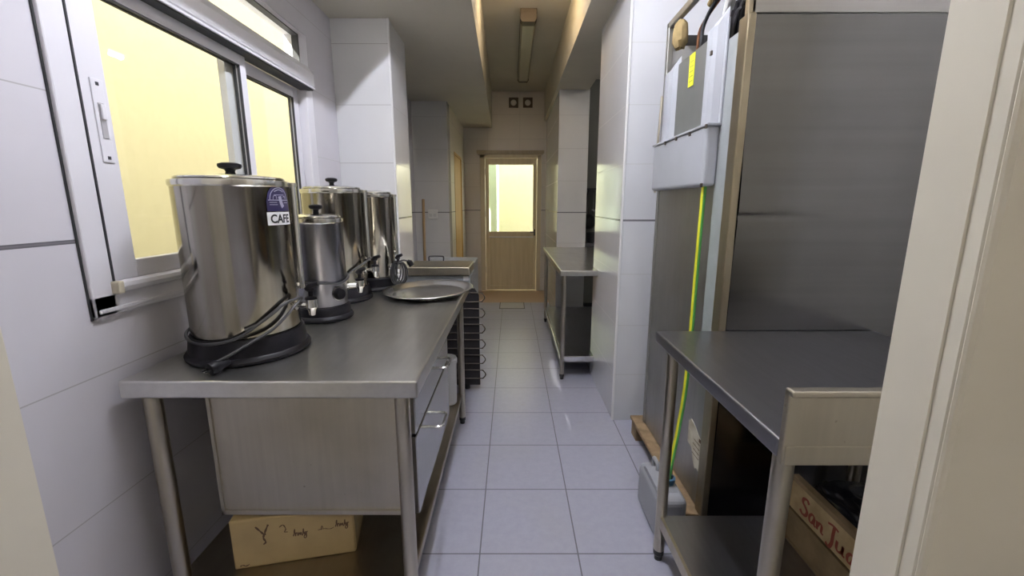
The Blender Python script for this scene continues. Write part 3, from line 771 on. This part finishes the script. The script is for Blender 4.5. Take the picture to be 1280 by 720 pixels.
# plastic cover with two channels
def slope_channel(y0, y1, zb, zlo, zhi):
    c = MB(); n = 6
    # rounded section in x,y swept in z with a slanted top (higher towards the wall side of the room)
    pr = []
    for k in range(n+1):
        a = PI*k/n; pr.append((FX-.004-.042*math.sin(a)**.6, y1-(y1-y0)*k/n))
    v = [(p[0], p[1], zb) for p in pr]; 
    for p in pr:
        t = (p[1]-y0)/(y1-y0); v.append((p[0], p[1], zhi-(zhi-zlo)*t*.35-(.05 if p[0] < FX-.03 else 0)))
    m = len(pr); f = [[i, i+1, m+i+1, m+i] for i in range(m-1)]+[list(range(m, 2*m)), list(range(m))[::-1], [m-1, 0, m, 2*m-1]]
    c.add(v, f); return c
CV = MB()
CV.box(FX-.055, FX-.003, 1.705, 2.33, 1.468, 1.694, .014, seg=3); CV.box(FX-.060, FX-.003, 1.695, 2.335, 1.690, 1.700, .003)
cvo = CV.build('plastic_cover', m_cover, FR)
slope_channel(1.712, 1.835, 1.70, 2.05, 2.10).build('channel', m_cover, cvo)
slope_channel(2.155, 2.305, 1.70, 2.0, 2.075).build('channel', m_cover, cvo)
MB().box(FX-.012, FX-.004, 1.697, 1.713, 1.70, 2.06, .002).box(FX-.012, FX-.004, 1.834, 1.842, 1.70, 1.98, .002).build('flange', m_cover, cvo)
for y, z in ((1.698, 1.69), (1.705, 1.945), (1.85, 1.685), (2.0, 1.688), (2.14, 1.688), (1.698, 1.475)):
    MB().box(FX-.066, FX-.058, y-.006, y+.006, z-.012, z+.004, .002).build('clip', m_wire, cvo)
MB().prism([(1.84, 1.70), (2.155, 1.70), (2.155, 2.035), (1.84, 2.035)], FX-.016, FX-.008, 'x').build('grille', m_grille, FR)
MB().box(FX-.0185, FX-.0165, 1.965, 2.02, 1.90, 2.03).build('yellow_sticker', m_sticker, FR)
ys = MB()
for k in range(5): ys.box(FX-.0192, FX-.0184, 1.975, 2.01, 1.918+k*.02, 1.922+k*.02)
ys.build('sticker_print', plain('sticker_print_olive', (.35, .36, .05), .6), FR)
# machinery above
MB().box(FX+.02, FXR-.02, FY0+.03, FY1-.03, 1.95, 1.975).build('deck', m_dark, FR)
b = MB(); b.box(.86, 1.02, 1.78, 1.95, 1.975, 2.17, .01).box(.85, .865, 1.80, 1.93, 2.0, 2.15, .004); b.build('compressor', m_black, FR)
MB().tube(smoothpath([(.852, 1.90, 2.05), (.835, 1.905, 2.06), (.835, 1.905, 2.09), (.852, 1.90, 2.10)], 4), .003, 8).build('compressor_clip', m_chrome, FR)
MB().tube(smoothpath([(.80, 2.13, 1.975), (.80, 2.06, 1.99), (.80, 2.02, 2.05), (.80, 2.0, 2.13), (.82, 1.90, 2.19), (.88, 1.75, 2.3)], 6), .006, 8).build('copper_pipe', m_copper, FR)
MB().tube(smoothpath([(.795, 2.20, 1.99), (.795, 2.06, 1.985), (.80, 1.985, 2.05), (.80, 1.97, 2.13), (.81, 1.87, 2.2), (.86, 1.72, 2.31)], 6), .008, 8).build('black_hose', m_rubber, FR)
MB().tube(smoothpath([(.80, 1.92, 2.19), (.795, 1.80, 2.235), (.80, 1.70, 2.29), (.84, 1.66, 2.34)], 6), .013, 10).build('tan_hose', m_foam, FR)
for k in range(3):
    MB().tube(smoothpath([(.80+.012*k, 1.79, 2.06+.03*k), (.795+.01*k, 1.745-.01*k, 2.14+.03*k), (.80+.015*k, 1.69-.012*k, 2.22+.02*k), (.86+.02*k, 1.65, 2.33)], 6), .011, 9).build('white_pipe', m_labelw, FR)
for k in range(2):
    MB().tube(smoothpath([(.80, 1.72, 1.99+.03*k), (.80, 1.69, 2.05+.02*k), (.80, 1.645, 2.09-.02*k)], 5), .006, 8).build('wire_bundle', m_rubber, FR)
fm = MB(); fm.lathe([(0, -.07), (.022, -.066), (.034, -.04), (.033, 0), (.028, .04), (.012, .06), (0, .062)], (.80, 2.235, 2.195), 14)
for v in fm.v: v += Vector((random.uniform(-.004, .004), random.uniform(-.004, .004), random.uniform(-.004, .004)))
fm.build('insulation_lump', m_foam, FR)
# torn paper label low on the back panel
pl = MB(); out = [(1.625, .33), (1.635, .285), (1.66, .29), (1.675, .275), (1.70, .31), (1.72, .35), (1.765, .355), (1.765, .455), (1.74, .475), (1.69, .455), (1.625, .42)]
pl.prism(out, FX-.0012, FX-.0002, 'x'); plo = pl.build('paper_label', m_paper, FR)
b = MB()
for k in range(4): b.box(FX-.0017, FX-.0011, 1.645, 1.70+.01*(k % 2), .40-.022*k, .403-.022*k)
b.box(FX-.0017, FX-.0011, 1.635, 1.655, .415, .43); b.build('label_print', m_ink, plo)
# thin pale hose down the far edge
MB().tube(smoothpath([(FX-.008, FY1+.004, 1.95), (FX-.016, FY1-.002, 1.75), (FX-.022, FY1+.004, 1.55), (FX-.012, FY1+.008, 1.46)], 6), .006, 8).build('edge_cable', m_leg, FR)

# pallet under the fridge
PA = thing('wooden_pallet', (1.2, 1.98, 0), 'rough wooden pallet under the refrigerator', 'pallet')
for y0, y1 in ((1.60, 1.69), (1.95, 2.05), (2.36, 2.455)):
    MB().box(.742, 1.64, y0, y1, .0, .098, .004).build('bearer', m_pallet, PA)
for x0, x1 in ((.732, .82), (.98, 1.08), (1.25, 1.35), (1.54, 1.64)):
    MB().box(x0, x1, 1.59, 2.46, .099, .118, .003).build('deck_board', m_pallet, PA)
for y in (2.39, 2.43): MB().box(.7405, .7425, y-.003, y+.003, .02, .09).build('split', m_woodd, PA)

# ================================================================== JERRYCAN AND HOSE
JC = thing('jerrycan', (.665, 1.71, 0), 'grey plastic jerrycan with a blue collar under the right worktable', 'jerrycan')
b = MB(); b.box(.602, .726, 1.56, 1.85, .002, .205, .028, seg=4)
b.build('body', m_jerry, JC)
b = MB()
for a in range(1):
    b.prism([(1.60, .195), (1.81, .195), (1.775, .222), (1.63, .222)], .612, .700, 'x')
b.build('shoulder', m_jerry, JC)
MB().tube(smoothpath([(.657, 1.80, .205), (.657, 1.80, .246), (.657, 1.775, .252), (.657, 1.745, .246), (.657, 1.745, .215)], 4), .009, 8).build('handle', m_jerry, JC)
MB().lathe([(.022, .210), (.024, .212), (.024, .236), (.029, .237), (.029, .25), (.022, .252), (.018, .25), (.018, .215)], (.672, 1.655, 0), 22).build('collar', m_bluecap, JC)
DHs = thing('drain_hose', (.70, 1.72, 1.462), 'green and yellow striped hose hanging from the cover into the jerrycan', 'hose')
hp = smoothpath([(FX-.028, 1.748, 1.468), (FX-.030, 1.747, 1.35), (FX-.032, 1.745, 1.1), (FX-.034, 1.742, .85), (FX-.042, 1.735, .62), (FX-.07, 1.71, .43), (.69, 1.675, .32), (.674, 1.657, .25), (.671, 1.654, .222)], 8)
MB().tube(hp, .0095, 12).build('hose', m_hose_g, DHs)
st = MB(); P_ = hp; vs = []; fs = []
for i, p in enumerate(P_):
    t = (P_[min(i+1, len(P_)-1)]-P_[max(i-1, 0)]).normalized(); s0 = Vector((-.75, -.66, 0)); s0 = (s0-t*s0.dot(t)).normalized(); s1 = t.cross(s0)
    for a in (-.75, -.25, .25, .75): vs.append(p+(s0*math.cos(a+.35)+s1*math.sin(a+.35))*.0103)
    if i:
        for k in range(3): fs.append([4*i-4+k, 4*i-3+k, 4*i+1+k, 4*i+k])
st.add(vs, fs, True); st.build('yellow_stripe', m_hose_y, DHs)

# ================================================================== RIGHT WORK TABLE
T3 = thing('work_table', (.95, 1.17, 0), 'dark stainless worktable with a raised end in the right foreground', 'table')
rx0, rx1, ry0, ry1, rz = .543, 1.37, .80, 1.562, .93
MB().box(rx0, rx1, ry0, ry1, rz-.042, rz, .005).build('tabletop', m_topdark, T3)
b = MB(); b.box(rx0, rx1, ry0-.016, ry0, rz-.048, rz+.112, .003); b.box(rx0, rx1, ry0-.026, ry0-.0, rz+.100, rz+.114, .004)
b.box(rx0+.004, rx1, ry0-.019, ry0-.010, rz-.048, rz-.006, .002)
b.build('splash_board', m_steel, T3)
leg(.590, .845, rz-.04, T3, .022); leg(.588, 1.49, rz-.04, T3, .0205); leg(1.32, .845, rz-.04, T3); leg(1.32, 1.49, rz-.04, T3)
b = MB(); b.box(.588, 1.32, .85, 1.485, .160, .20, .004); b.build('shelf', m_topdark, T3)
MB().box(.578, .590, .865, 1.472, .155, .203, .002).build('shelf_lip', m_leg, T3)

# wooden crate on its shelf
CR = thing('wooden_crate', (1.14, 1.13, .2), 'wooden crate with red San Juan lettering on the shelf of the right worktable', 'crate')
cx0, cx1, c0, c1, cz = 1.0, 1.29, .875, 1.375, .201
MB().box(cx0, cx1, c0, c1, cz, cz+.012).build('bottom', m_woodd, CR)
ns = MB().box(cx0, cx0+.010, c0, c1, .335, .438, .001).build('name_slat', m_wood, CR)
MB().box(cx0, cx0+.010, c0, c1, .214, .325, .001).build('lower_slat', m_woodd, CR)
MB().box(cx0-.002, cx0+.022, c0, c1, .439, .457, .001).build('top_rail', m_woodd, CR)
MB().box(cx1-.010, cx1, c0, c1, .214, .36).build('back_slat', m_woodd, CR)
for y, zt in ((c0, .43), (c1-.010, .33)): MB().box(cx0+.0105, cx1-.0105, y, y+.010, .214, zt).build('end_slat', m_woodd, CR)
for x in (cx0+.012, cx1-.034):
    for y in (c0+.012, c1-.034): MB().box(x, x+.012, y, y+.012, .214, .40).build('corner_post', m_woodd, CR)
# hand-painted lettering, running along the slat from the far end towards the viewer
sj = MB()
def sjm(p): return Vector((cx0-.0009, 1.318-p[0], .348+p[1]))
def sstroke(pts, w=.009):
    P = smoothpath([(p[0], p[1], 0) for p in pts], 6); vs = []; fs = []
    for i, p in enumerate(P):
        t = (P[min(i+1, len(P)-1)]-P[max(i-1, 0)]).normalized(); nn = Vector((-t.y, t.x, 0))
        ww = w*(.65+.5*abs(t.y))
        vs += [sjm(p+nn*ww/2), sjm(p-nn*ww/2)]
        if i: fs.append([2*i-2, 2*i-1, 2*i+1, 2*i])
    sj.add(vs, fs)
sstroke([(.040, .058), (.030, .068), (.014, .062), (.012, .048), (.026, .038), (.036, .026), (.030, .010), (.014, .006), (.003, .016)], .011)
def la(o): sstroke([(o+.026, .032), (o+.014, .038), (o+.003, .024), (o+.006, .008), (o+.018, .010), (o+.026, .032), (o+.026, .012), (o+.034, .006)])
def ln(o): sstroke([(o, .034), (o+.003, .006)]); sstroke([(o+.003, .018), (o+.012, .034), (o+.022, .030), (o+.022, .010), (o+.032, .008)])
la(.046); ln(.084)
sstroke([(.128, .064), (.152, .070), (.172, .066)]); sstroke([(.155, .068), (.153, .040), (.152, .010), (.142, -.010), (.128, -.004)], .011)
sstroke([(.172, .036), (.172, .012), (.182, .006), (.194, .016), (.196, .036), (.196, .010), (.206, .008)])
la(.212); ln(.252)
sj.build('lettering', m_red, ns)
# crumpled black bag inside
BG = thing('plastic_bag', (1.15, 1.13, .215), 'crumpled black plastic bag filling the wooden crate', 'bag')
bm = bmesh.new(); bmesh.ops.create_icosphere(bm, subdivisions=5, radius=1)
from mathutils import noise as mn
for v in bm.verts:
    p = v.co.copy(); q_ = Vector([math.copysign(abs(c)**.55, c) for c in p])
    n_ = mn.noise(p*2.2)*.05+mn.noise(p*5.)*.035+abs(mn.noise(p*9.))*.03
    w = Vector((1.15+q_.x*.125, 1.125+q_.y*.235, .345+q_.z*.135))
    w += p*n_*.5
    over = w.z > .462
    e_ = .012 if over else .0115
    w.x = min(max(w.x, cx0+(.026 if w.z > .42 else .012)), cx1-.012); w.y = min(max(w.y, c0+.0125), c1-(.012 if not over else -.012)); w.z = max(w.z, cz+.014)
    v.co = w
MB().frombm(bm, True).build('bag', m_bag, BG, 80); bm.free()

# ------------------------------------------------------------------ light and camera
w = bpy.data.worlds.new('World'); bpy.context.scene.world = w; w.use_nodes = True
bg = w.node_tree.nodes['Background']; bg.inputs[0].default_value = (.97, .98, 1, 1); bg.inputs[1].default_value = 1.95
sl = bpy.data.lights.new('sun', 'SUN'); sl.energy = 14.; sl.angle = R(1.); sl.color = (1., .96, .88)
so = bpy.data.objects.new('sun', sl); C.objects.link(so); so.location = (0, -6, 12)
so.rotation_euler = Vector((.55, .45, -.80)).to_track_quat('-Z', 'Y').to_euler()
cam = bpy.data.cameras.new('camera'); cam.sensor_width = 36; cam.lens = 537/1280*36; cam.clip_start = .02
co_ = bpy.data.objects.new('camera', cam); C.objects.link(co_)
co_.location = (0, 0, 1.40); co_.rotation_euler = (R(90-11.06), 0, 0)
sc = bpy.context.scene; sc.camera = co_
sc.view_settings.view_transform = 'Standard'; sc.view_settings.look = 'None'
sc.view_settings.exposure = 1.12; sc.view_settings.gamma = 1; sc.view_settings.use_curve_mapping = False
